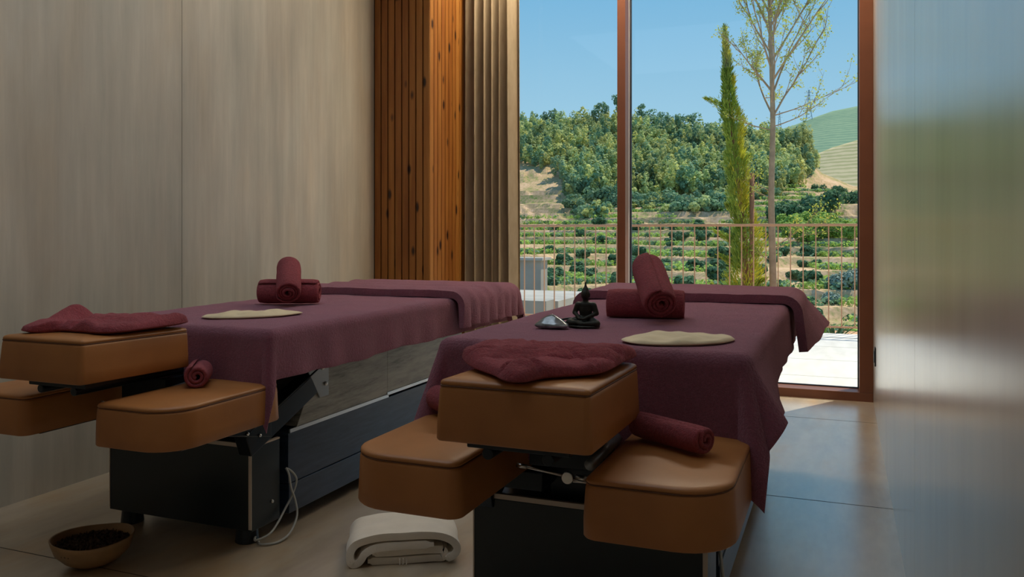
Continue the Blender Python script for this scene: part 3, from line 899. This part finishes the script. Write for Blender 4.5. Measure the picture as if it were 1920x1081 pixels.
for i in range(-52, 15):
    if i == 0: continue
    c = b0.copy(); C.objects.link(c); c.location.x = i * .1335; c.parent = rl
bmb = bmesh.new(); box(bmb, -.02, .02, -.02, .02, 0, 1.29)
p0 = bm_obj('rail_post', bmb, M['rail'], rl); p0.location.x = -8.0
for x in (-5.87, 2.0, ):
    c = p0.copy(); C.objects.link(c); c.location.x = x; c.parent = rl

def interp(x, P):
    if x <= P[0][0]: return P[0][1]
    for (a, va), (b, vb) in zip(P[:-1], P[1:]):
        if x <= b:
            t = (x - a) / (b - a); t = t * t * (3 - 2 * t) if False else t
            return va + (vb - va) * t
    return P[-1][1]
RID = [(-.9, 44), (-.42, 42), (-.36, 44), (-.33, 43), (-.28, 42.5), (-.20, 37), (-.16, 35), (-.10, 32.5), (-.044, 30), (-.02, 22), (.012, 18), (.2, 20), (.5, 30)]
PRO = [(14, -.45), (17, -1.6), (30, -6.5), (80, -9.5), (110, -7.6), (150, -2.5), (200, 2.6), (240, 10.5)]
def terr(x, y, steps=True):
    if y < 14: return -.40 - .06 * max(0, y - 10) * .5
    phi = x / y
    wob = 3.2 * nz(x, y, 1, .012) + 2.0 * nz(x, y, 2, .03) + .9 * nz(x, y, 6, .08)
    k = min(1, max(0, (y - 45) / 60))
    if y <= 240: z = interp(y, PRO)
    else:
        r = interp(phi, RID)
        if y <= 330: t = (y - 240) / 90; z = 10.5 + (r - 10.5) * (t ** .92)
        else: z = r - .35 * (y - 330)
    z += wob * k
    if steps and 78 < y < 300:
        st = 1.6; q = math.floor(z / st); fr = z / st - q
        z2 = (q + min(1, max(0, (fr - .72) / .14))) * st
        z = z2 * .9 + z * .1
    return z
def terrain():
    ys = [10.0 - .35, 10.3, 11, 12, 13, 14, 15.5, 17, 20, 24, 30, 38, 48, 60, 70, 78]
    y = 78.0
    while y < 250: y += .45 if y < 205 else 1.2; ys.append(y)
    while y < 420: y += 4; ys.append(y)
    phis = np.linspace(-.62, .22, 330)
    V = []; F = []; n = len(phis)
    for y in ys:
        for p in phis:
            x = p * max(y, 22)
            V.append((x, y, terr(x, y)))
    for j in range(len(ys) - 1):
        for i in range(n - 1):
            a = j * n + i; F.append((a, a + 1, a + n + 1, a + n))
    o = from_data('hillside_ground', V, F, M['earth'], smooth=False)
    o.data.materials.append(M['soil'])
    mi = [1 if (ys[j // (n - 1)] < 16) else 0 for j in range((len(ys) - 1) * (n - 1))]
    o.data.polygons.foreach_set('material_index', mi)
    struct(o)
terrain()
def ridge_hill(name, Y, depth, P, mat, base):
    V = []; F = []; n = 160; m = 24
    for j in range(m + 1):
        t = j / m; yy = Y - depth * (1 - t)
        for i in range(n + 1):
            phi = -.7 + 1.3 * i / n
            top = interp(phi, P)
            x = phi * Y
            V.append((x, yy, base + (top - base) * t ** .8 + 3 * nz(x, yy, 4, .008) * (1 - t)))
    for i in range(n + 1):
        phi = -.7 + 1.3 * i / n; V.append((phi * Y, Y + depth * .6, base))
    for j in range(m + 1):
        for i in range(n):
            a = j * (n + 1) + i; F.append((a, a + 1, a + n + 2, a + n + 1))
    return struct(from_data(name, V, F, M[mat]))
ridge_hill('far_hill', 1000, 500, [(-.7, 100), (-.14, 121), (-.10, 120), (-.068, 119), (-.05, 124), (-.03, 131), (-.01, 137.5), (.012, 141), (.05, 147), (.12, 130), (.6, 100)], 'far', -20)
ridge_hill('mid_hill', 560, 180, [(-.7, -10), (-.10, 20), (-.045, 43), (-.03, 50), (-.01, 54.5), (.012, 58), (.08, 68), (.2, 60), (.6, 40)], 'far2', -15)

# foliage clouds made of small leaf-clump cards
def cloud(centers, radii, n, size, rng, squash=1.0, up=.25, top=None, surf=.55):
    """n cards per ellipsoid; returns (k,4,3)"""
    out = []
    for c, r in zip(centers, radii):
        d = rng.normal(size=(n, 3)); d /= np.linalg.norm(d, axis=1)[:, None]
        rad = rng.uniform(surf, 1, size=(n, 1)) ** .6
        pos = np.array(c) + d * rad * np.array(r)
        nrm = d + rng.normal(size=(n, 3)) * .45; nrm[:, 2] += up; nrm /= np.linalg.norm(nrm, axis=1)[:, None]
        u = np.cross(nrm, rng.normal(size=(n, 3))); u /= np.linalg.norm(u, axis=1)[:, None]; v = np.cross(nrm, u)
        s = size * rng.uniform(.6, 1.4, size=(n, 1))
        v *= squash
        out.append(np.stack([pos - u * s - v * s * .7, pos + u * s * .7 - v * s, pos + u * s + v * s * .7, pos - u * s * .7 + v * s], axis=1))
    return np.concatenate(out)

def px_of(x, y, z):
    a = math.radians(21.74); d = y * math.cos(a) - x * math.sin(a)
    return 435 + 1550 * (1.1 - z) / d
def forest():
    rng = np.random.default_rng(11)
    cs = []; rs = []; ms = []
    k = 0
    while k < 3000:
        phi = rng.uniform(-.56, .06); y = rng.uniform(205, 345)
        lo = interp(phi, [(-.6, 272), (-.338, 272), (-.322, 228), (-.30, 212), (-.12, 212), (-.075, 235), (-.05, 262), (-.03, 300), (-.018, 400)])
        if y < lo + rng.normal() * 3: continue
        if phi > -.05 and rng.uniform() > .9: continue
        x = phi * y; z = terr(x, y, False)
        low = y < 242
        if low and nz(x, y, 7, .07) < -.05: continue
        if low: h = rng.uniform(2.0, 4.4); r = (h * .62, h * .62, h * .55); c = (x, y, z + h * .38)
        else: h = rng.uniform(3.0, 7.5) * (1.25 if y > 318 else 1); r = (h * .25, h * .25, h * .55); c = (x, y, z + h * .62)
        nb = 3
        g = rng.normal(); 
        bias = .45 * nz(x, y, 9, .03)
        mi = 1 if (g * .5 + bias * 2 > .3 or low and g > -.4) else (2 if g * .5 + bias * 2 < -.38 else 0)
        for _ in range(nb):
            o = rng.normal(size=3) * np.array(r) * .45
            cs.append(np.array(c) + o); rs.append(np.array(r) * rng.uniform(.45, .8)); ms.append(mi)
        k += 1
    per = 52
    Q = cloud(cs, rs, per, .33, rng)
    o = quads_mesh('hillside_forest', Q, [M['euc'], M['euc2'], M['euc3']], np.repeat(np.array(ms), per))
    tag(o, 'dense green forest covering the hillside across the valley', 'forest', kind='stuff')
forest()

# trees standing out on the ridge line : (phi, height, crown width)
def ridge_tree(phi, h, w, label, crown_low=.45, y=329):
    rng = np.random.default_rng(int(abs(phi) * 10000) + int(h * 10))
    x = phi * y; z = terr(x, y, False)
    t = thing('ridge_tree', label, 'tree', (x, y, z), 0, 'trees standing above the ridge line')
    tube_obj('trunk', [(0, 0, -1), (.1, 0, h * .4), (0, 0, h * .8)], [.22, .16, .08], M['bark'], t, 6)
    cs = []; rs = []
    for _ in range(7):
        u = rng.uniform(crown_low, .92)
        cs.append((rng.normal() * w * .22, rng.normal() * w * .22, h * u)); rs.append((w * rng.uniform(.22, .34),) * 2 + (h * (1 - crown_low) * .22,))
    quads_mesh('crown', cloud(cs, rs, 55, .24, rng), [M['euc2']], parent=t)
RT = [(-.352, 9, 5), (-.337, 8.5, 4), (-.318, 8, 4), (-.292, 9, 4), (-.278, 13.5, 6), (-.2725, 11.5, 3.5), (-.259, 16.5, 3.2), (-.2535, 12.5, 4), (-.2285, 14, 3.2), (-.2165, 12.5, 6),
      (-.2075, 11.5, 5), (-.1955, 11, 5), (-.186, 12, 5), (-.175, 11, 5), (-.165, 12.5, 6), (-.1515, 9, 4), (-.143, 9, 4), (-.128, 8, 4)]
GL = 'dark slender tree rising above the forested ridge against the sky'
for p, h, w in RT: ridge_tree(p, h, w, GL, .62 if h > 12.2 else .4)

# bushes on terraces
def bush_proto(mat, name='bush', seed=0, n=7, per=110, size=.10):
    rng = np.random.default_rng(seed)
    cs = [(0, 0, .45)]; rs = [(.7, .7, .55)]
    for _ in range(n):
        a = rng.uniform(0, 2 * PI); cs.append((.5 * math.cos(a), .5 * math.sin(a), rng.uniform(.3, .8))); rs.append((.4, .4, .35))
    Q = cloud(cs, rs, per, size, rng)
    o = quads_mesh(name, Q, [M[mat]])
    return o
def scatter(proto, spots, label, cat, group, ztop=0):
    for i, (phi, y, s) in enumerate(spots):
        o = proto if i == 0 else proto.copy()
        if i: C.objects.link(o)
        x = phi * y
        o.location = (x, y, terr(x, y) - .1); o.scale = (s, s, s * .95); o.rotation_euler = (0, 0, i * 1.7)
        tag(o, label, cat, group)
rs_ = random.Random(8)
sp = []
for _ in range(120):
    yy_ = rs_.uniform(84, 200); sp.append((rs_.uniform(-.35, -.02), yy_, rs_.uniform(.8, 2.1)))
scatter(bush_proto('bush', seed=1), sp, 'round dark green bush dotted among the vine rows of the terraced slope', 'bush', 'round dark bushes on the vineyard terraces')
sp = [(-.045, 200, 5.6), (-.032, 203, 4.8), (-.061, 196, 4.6), (-.012, 207, 4.6), (.007, 222, 3.4), (-.004, 250, 3.0), (-.024, 262, 2.6)]
scatter(bush_proto('bush', 'broad_tree', seed=4, n=9, per=160, size=.055), sp, 'broad dark tree standing on the slope right of the pale trunk', 'tree', 'broad dark trees on the slope')
sp = [(-.056, 184, 3.3), (-.043, 181, 3.8), (-.03, 184, 3.6), (-.016, 182, 3.4), (-.049, 172, 3.0), (-.022, 170, 3.6), (-.004, 176, 3.4), (.009, 181, 3.2), (-.036, 168, 3.0), (.004, 168, 2.8)]
scatter(bush_proto('vine', 'bright_bush', seed=5, n=9, per=160, size=.06), sp, 'bright green leafy bush in the grove above the rail at the slope foot', 'bush', 'bright bushes behind the railing')
sp = [(.003, 118, 2.6), (-.012, 112, 1.5)]
scatter(bush_proto('olive', 'olive_tree', seed=6, n=9, per=160, size=.06), sp, 'grey-green olive tree on the vineyard beside the right window jamb', 'tree', 'grey olive trees')

# vines along the terrace edges (uncountable)
def vines():
    rng = np.random.default_rng(5)
    cs = []; rs = []; ms = []
    for yb in np.arange(80, 262, 1.0):
        for phi in np.arange(-.42, .06, .55 / yb * 1.6):
            y = yb + rng.normal() * .35; x = (phi + rng.normal() * .002) * y
            z = terr(x, y)
            zz = terr(x, y, False)
            fr = (zz / 1.6) % 1.0
            if not (.02 < fr < .66): continue
            dens = nz(x, y, 3, .045)
            bare = abs((phi + .048) / .026) ** 2 + abs((y - 131) / 17) ** 2 < 1 + .6 * nz(x, y, 21, .2)
            if phi < -.318 + .012 * nz(x, y, 5, .1) and y > 214: continue
            if bare or dens + .5 * nz(x, y, 13, .16) < -.22: continue
            if rng.uniform() < .30 + .4 * max(0, nz(x, y, 17, .3)): continue
            y += rng.normal() * .5; cs.append((x, y, z + .40)); rs.append((.95, .75, .58)); ms.append(0 if rng.uniform() < .62 else (1 if rng.uniform() < .6 else 2))
    per = 16
    Q = cloud(cs, rs, per, .20, rng, up=.5)
    o = quads_mesh('vineyard_vines', Q, [M['vine'], M['euc2'], M['bush']], np.repeat(np.array(ms), per))
    tag(o, 'rows of green vines along the terraced slope', 'vines', kind='stuff')
vines()

# concrete walls lower left
t = thing('retaining_wall', 'stepped grey concrete retaining wall low on the slope beside the curtain edge', 'wall', (0, 0, 0))
box_obj('wall_block', -26, -14.35, 40, 41, -8, -.35, M['conc'], t); box_obj('coping', -26.1, -14.2, 39.8, 41.2, -.35, -.22, M['ledge'], t)
box_obj('wall_block', -20, -10.55, 30, 31, -7, -1.55, M['conc'], t); box_obj('ledge', -20, -10.4, 31, 36.5, -7, -1.62, M['ledge'], t)
box_obj('wall_block', -15, -8.2, 24, 25, -7, -2.3, M['conc'], t)

# cypress
def cypress():
    rng = np.random.default_rng(21)
    x0, y0, zb, H = -1.22, 12.0, -.40, 4.42
    t = thing('cypress_tree', 'young narrow cypress with yellow-green foliage behind the terrace railing', 'tree', (x0, y0, zb))
    def axis(u): return np.array([-.05 - .26 * u ** 1.6 + .04 * math.sin(u * 6), .0, H * u])
    tube_obj('trunk', [tuple(axis(u)) for u in np.linspace(0, .93, 14)], [.05 * (1 - u) + .008 for u in np.linspace(0, .93, 14)], M['stake'], t, 8)
    def rad(u): return interp(u, [(0, .10), (.08, .16), (.2, .22), (.33, .20), (.42, .17), (.5, .155), (.6, .13), (.7, .12), (.8, .080), (.9, .038), (.97, .014), (1, .005)])
    cards = []; mid = []
    n = 15000
    for i in range(n):
        u = rng.uniform(.03, 1) ** .9
        if u > .82 and rng.uniform() < (u - .82) * 4.5: continue
        a = rng.uniform(0, 2 * PI); lump = .95 + .95 * noise.noise(Vector((math.cos(a) * 1.5, math.sin(a) * 1.5, u * 13)))
        r = rad(u) * lump * rng.uniform(.25, 1.08) ** .5
        c = axis(u) + np.array([r * math.cos(a), r * math.sin(a), 0])
        lt_ = .7 if u < .8 else .7 - 2.6 * (u - .8)
        d = np.array([math.cos(a) * lt_, math.sin(a) * lt_, 1.0]) + rng.normal(size=3) * .22; d /= np.linalg.norm(d)
        L = rng.uniform(.03, .07) * (1.5 if rng.uniform() < .25 else 1); w = rng.uniform(.004, .008)
        s = np.cross(d, rng.normal(size=3)); s /= np.linalg.norm(s)
        cards.append([c - s * w, c + s * w, c + d * L + s * w * .5, c + d * L - s * w * .5])
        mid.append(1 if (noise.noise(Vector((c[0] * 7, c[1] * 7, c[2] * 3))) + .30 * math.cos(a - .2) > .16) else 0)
    # loose side sprays
    for (u, ang, L0, nn) in ((.73, PI, .34, 420), (.29, PI * .95, .42, 700), (.22, PI * 1.02, .36, 700), (.11, PI * .97, .48, 700), (.56, 0, .18, 250), (.16, 0.1, .26, 500), (.4, PI, .22, 300)):
        b = axis(u)
        for i in range(nn):
            q = rng.uniform(.1, 1)
            c = b + np.array([math.cos(ang) * L0 * q, math.sin(ang) * L0 * q, L0 * .55 * q]) + rng.normal(size=3) * .035 * (1.25 - q)
            d = np.array([math.cos(ang) * .8, math.sin(ang), .7]) + rng.normal(size=3) * .35; d /= np.linalg.norm(d)
            L = rng.uniform(.025, .055); w = .005; s = np.cross(d, rng.normal(size=3)); s /= np.linalg.norm(s)
            cards.append([c - s * w, c + s * w, c + d * L + s * w * .5, c + d * L - s * w * .5]); mid.append(0 if rng.uniform() < .8 else 1)
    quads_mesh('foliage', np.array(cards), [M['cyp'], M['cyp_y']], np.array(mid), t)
    s = tube_obj('wooden_stake', [(-1.17, 11.9, -.45), (-1.155, 11.9, 1.92)], .032, M['stake'], None, 12)
    tag(s, 'brown wooden stake standing beside the cypress', 'stake')
cypress()

# thin young tree with pale trunk
def thin_tree():
    rng = np.random.default_rng(5); R_ = random.Random(12)
    x0, y0, zb = -.88, 11.9, -.40
    t = thing('young_tree', 'tall young tree with a thin pale trunk and sparse spring leaves', 'tree', (x0, y0, zb))
    tr = [(.02, 0, 0), (0, 0, 1.0), (-.02, 0, 2.0), (.0, 0, 3.0), (-.02, 0, 3.9), (-.05, 0, 5.0), (-.03, 0, 6.2)]
    tp = catmull(tr, 5)
    tube_obj('trunk', tp, [.055 - .038 * i / (len(tp) - 1) for i in range(len(tp))], M['bark'], t, 10)
    bm = bmesh.new(); leaves = []
    def branch(p, d, L, r, depth):
        p = Vector(p); d = Vector(d).normalized(); pts = [p.copy()]; n = 7
        for i in range(n):
            d = (d + Vector((R_.gauss(0, .07), R_.gauss(0, .07), .05))).normalized(); p = p + d * L / n; pts.append(p.copy())
            if depth < 3 and i > 0 and R_.random() < (.75 if depth < 2 else .4):
                nd = (d + Vector((R_.gauss(0, .5), R_.gauss(0, .5), R_.gauss(.05, .3)))).normalized()
                branch(p, nd, L * R_.uniform(.3, .5), r * .5, depth + 1)
            if (depth >= 1 or i > 3) and R_.random() < .30:
                for _ in range(R_.randint(1, 3)):
                    leaves.append(p + Vector((R_.gauss(0, .03), R_.gauss(0, .03), R_.gauss(0, .03))))
        tube(bm, pts, [r * (1 - .75 * i / n) for i in range(n + 1)], 5, False)
    for k in range(26):
        z = 3.05 + k * .10; a = k * 2.4
        branch((-.02, 0, z), (math.cos(a) * .62, math.sin(a) * .62, .9), R_.uniform(.9, 1.6), .016, 0)
    for z, a, L in ((2.95, 0.1, .8), (2.9, 3.3, .55), (3.1, 0.25, 1.0)):
        branch((0, 0, z), (math.cos(a), math.sin(a), .25), L, .009, 1)
    for z, a, L in ((1.1, .1, .65), (1.05, .2, .8), (1.75, 3.3, .55), (1.85, 3.0, .5), (.9, 3.0, .45)):
        branch((0, 0, z + .2), (math.cos(a), math.sin(a) * .3, .42), L, .007, 1)
    bm_obj('branches', bm, M['bark'], t, smooth=True)
    Q = []
    for p in leaves:
        for _ in range(2):
            c = np.array(p) + rng.normal(size=3) * .02
            d = rng.normal(size=3); d /= np.linalg.norm(d); s = np.cross(d, rng.normal(size=3)); s /= np.linalg.norm(s)
            L, w = rng.uniform(.016, .036), rng.uniform(.008, .016)
            Q.append([c, c + d * L * .5 + s * w, c + d * L, c + d * L * .5 - s * w])
    quads_mesh('leaves', np.array(Q), [M['spring']], parent=t)
thin_tree()

# leafy plants on the soil beyond the rail
def plant(x, y, h, n, mat, label, seed, spread=.5):
    rnd = random.Random(seed)
    V = []; F = []
    for i in range(n):
        a = rnd.uniform(0, 2 * PI); sp = rnd.uniform(.15, spread); L = h * rnd.uniform(.7, 1.1); w = h * .06
        d = Vector((math.cos(a), math.sin(a), 0)); s = Vector((-d.y, d.x, 0)); b = len(V)
        for k in range(6):
            u = k / 5; c = d * (sp * L * u ** 1.5) + Vector((0, 0, L * (u - .25 * u * u * sp)))
            ww = w * (1 - u) ** .6 * (.5 + u * 1.4); up = Vector((0, 0, .25 * ww))
            V += [tuple(c - s * ww + up), tuple(c), tuple(c + s * ww + up)]
        for k in range(5):
            for q in (0, 1): F.append((b + 3 * k + q, b + 3 * k + q + 1, b + 3 * k + q + 4, b + 3 * k + q + 3))
    o = from_data('leafy_plant', V, F, M[mat]); o.location = (x, y, terr(x, y) - .02)
    md = o.modifiers.new('s', 'SOLIDIFY'); md.thickness = .003
    tag(o, label, 'plant', 'plants on the soil beyond the railing')
plant(-.28, 11.0, .42, 46, 'agave', 'bright green upright leafy plant on the orange soil beyond the railing', 1, .45)
plant(-.09, 11.8, .40, 34, 'bush', 'dark spiky plant on the orange soil close to the right window jamb', 2, .9)
plant(-.62, 11.6, .15, 22, 'stake', 'small dry brown tuft on the orange soil beyond the railing', 3, .9)

# pylons on the far hill
def pylon(phi, h, label):
    Y = 990; x = phi * Y; zb = interp(phi, [(-.10, 120), (-.068, 119), (-.05, 124), (-.03, 131)]) - 2
    bm = bmesh.new(); w = h * .10; r = h * .009
    for sx in (-1, 1):
        for sy in (-1, 1): tube(bm, [(sx * w, sy * w, 0), (sx * w * .28, sy * w * .28, h * .6), (sx * w * .1, sy * w * .1, h)], r, 4)
    for k in range(8):
        z1 = h * k / 8; z2 = h * (k + 1) / 8; f = lambda z: w * (1 - .9 * z / h)
        tube(bm, [(-f(z1), -f(z1), z1), (f(z2), -f(z2), z2)], r * .7, 4); tube(bm, [(f(z1), -f(z1), z1), (-f(z2), -f(z2), z2)], r * .7, 4)
    for zz in (.68, .80, .91): tube(bm, [(-w * 1.5, 0, h * zz), (w * 1.5, 0, h * zz)], r * .8, 4)
    o = bm_obj('power_pylon', bm, M['pylon']); o.location = (x, Y, zb)
    tag(o, label, 'pylon', 'pylons on the far hill')
pylon(-.0345, 34, 'taller electricity pylon on the crest of the far green hill')
pylon(-.0665, 22, 'shorter electricity pylon at the foot of the far hill crest')

# ------------------------------------------------------------------ light
w = bpy.data.worlds.new('World'); sc.world = w; w.use_nodes = True
nt = w.node_tree; bg = nt.nodes['Background']
tc = N(nt, 'ShaderNodeTexCoord'); sx = N(nt, 'ShaderNodeSeparateXYZ'); nt.links.new(tc.outputs['Generated'], sx.inputs[0])
r = ramp(nt, sx.outputs['Z'], [(0.0, (.50, .71, .85)), (.12, (.38, .64, .82)), (.30, (.19, .48, .76)), (.7, (.10, .32, .68)), (1, (.08, .25, .58))])
nt.links.new(r.outputs[0], bg.inputs[0]); bg.inputs[1].default_value = 1.0

sun = bpy.data.lights.new('Sun', 'SUN'); sun.energy = 4.8; sun.angle = .009; sun.color = (1, .93, .80)
so = bpy.data.objects.new('Sun', sun); C.objects.link(so)
el = math.radians(58); dirv = Vector((-.505 * math.cos(el), -.863 * math.cos(el), -math.sin(el)))
so.rotation_euler = dirv.to_track_quat('-Z', 'Y').to_euler()

# unseen emitters added above the frame to brighten the interior
def emit_mat(name, col, s):
    m = bpy.data.materials.new(name); m.use_nodes = True; nt = m.node_tree
    nt.nodes.remove(nt.nodes['Principled BSDF'])
    e = N(nt, 'ShaderNodeEmission'); e.inputs[0].default_value = (*col, 1); e.inputs[1].default_value = s
    nt.links.new(e.outputs[0], nt.nodes['Material Output'].inputs[0]); return m
LM = emit_mat('warm_fill_emission', (1, .84, .62), 20.0)  # added warm fill that lifts the wall and window end
t = thing('fill_emitter', 'long warm fill emitter added over the window end of the room', 'fill emitter', (-1.15, 5.42, ZC))
box_obj('fill_backing', -1.3, 1.3, -.17, .17, -.03, 0, M['plaster'], t, bevel=.003)
box_obj('fill_surface', -1.28, 1.28, -.15, .15, -.036, -.0301, LM, t)
LP_ = emit_mat('soft_fill_emission', (.80, .90, 1.0), 1.25)  # added cool overhead fill for table tops and near floor
t = thing('fill_emitter', 'large soft white fill emitter added above the massage tables', 'fill emitter', (-1.6, 2.0, ZC))
box_obj('fill_backing', -1.25, 1.25, -1.25, 1.25, -.03, 0, M['plaster'], t, bevel=.003)
box_obj('fill_surface', -1.2, 1.2, -1.2, 1.2, -.036, -.0301, LP_, t)

# ------------------------------------------------------------------ camera
cam = bpy.data.cameras.new('Camera'); co = bpy.data.objects.new('Camera', cam); C.objects.link(co)
cam.sensor_width = 36; cam.lens = 36 * 1550 / 1920
cam.shift_y = -(540.5 - 435) / 1920
cam.clip_start = .02; cam.clip_end = 5000
co.location = (0, 0, 1.1); co.rotation_euler = (PI / 2, 0, math.radians(21.74))
sc.camera = co

sc.view_settings.view_transform = 'Standard'; sc.view_settings.look = 'None'
sc.view_settings.exposure = 0; sc.view_settings.gamma = 1; sc.view_settings.use_curve_mapping = False
sc.cycles.use_denoising = True
sc.cycles.max_bounces = 10; sc.cycles.diffuse_bounces = 6; sc.cycles.transparent_max_bounces = 12
sc.cycles.sample_clamp_indirect = 6
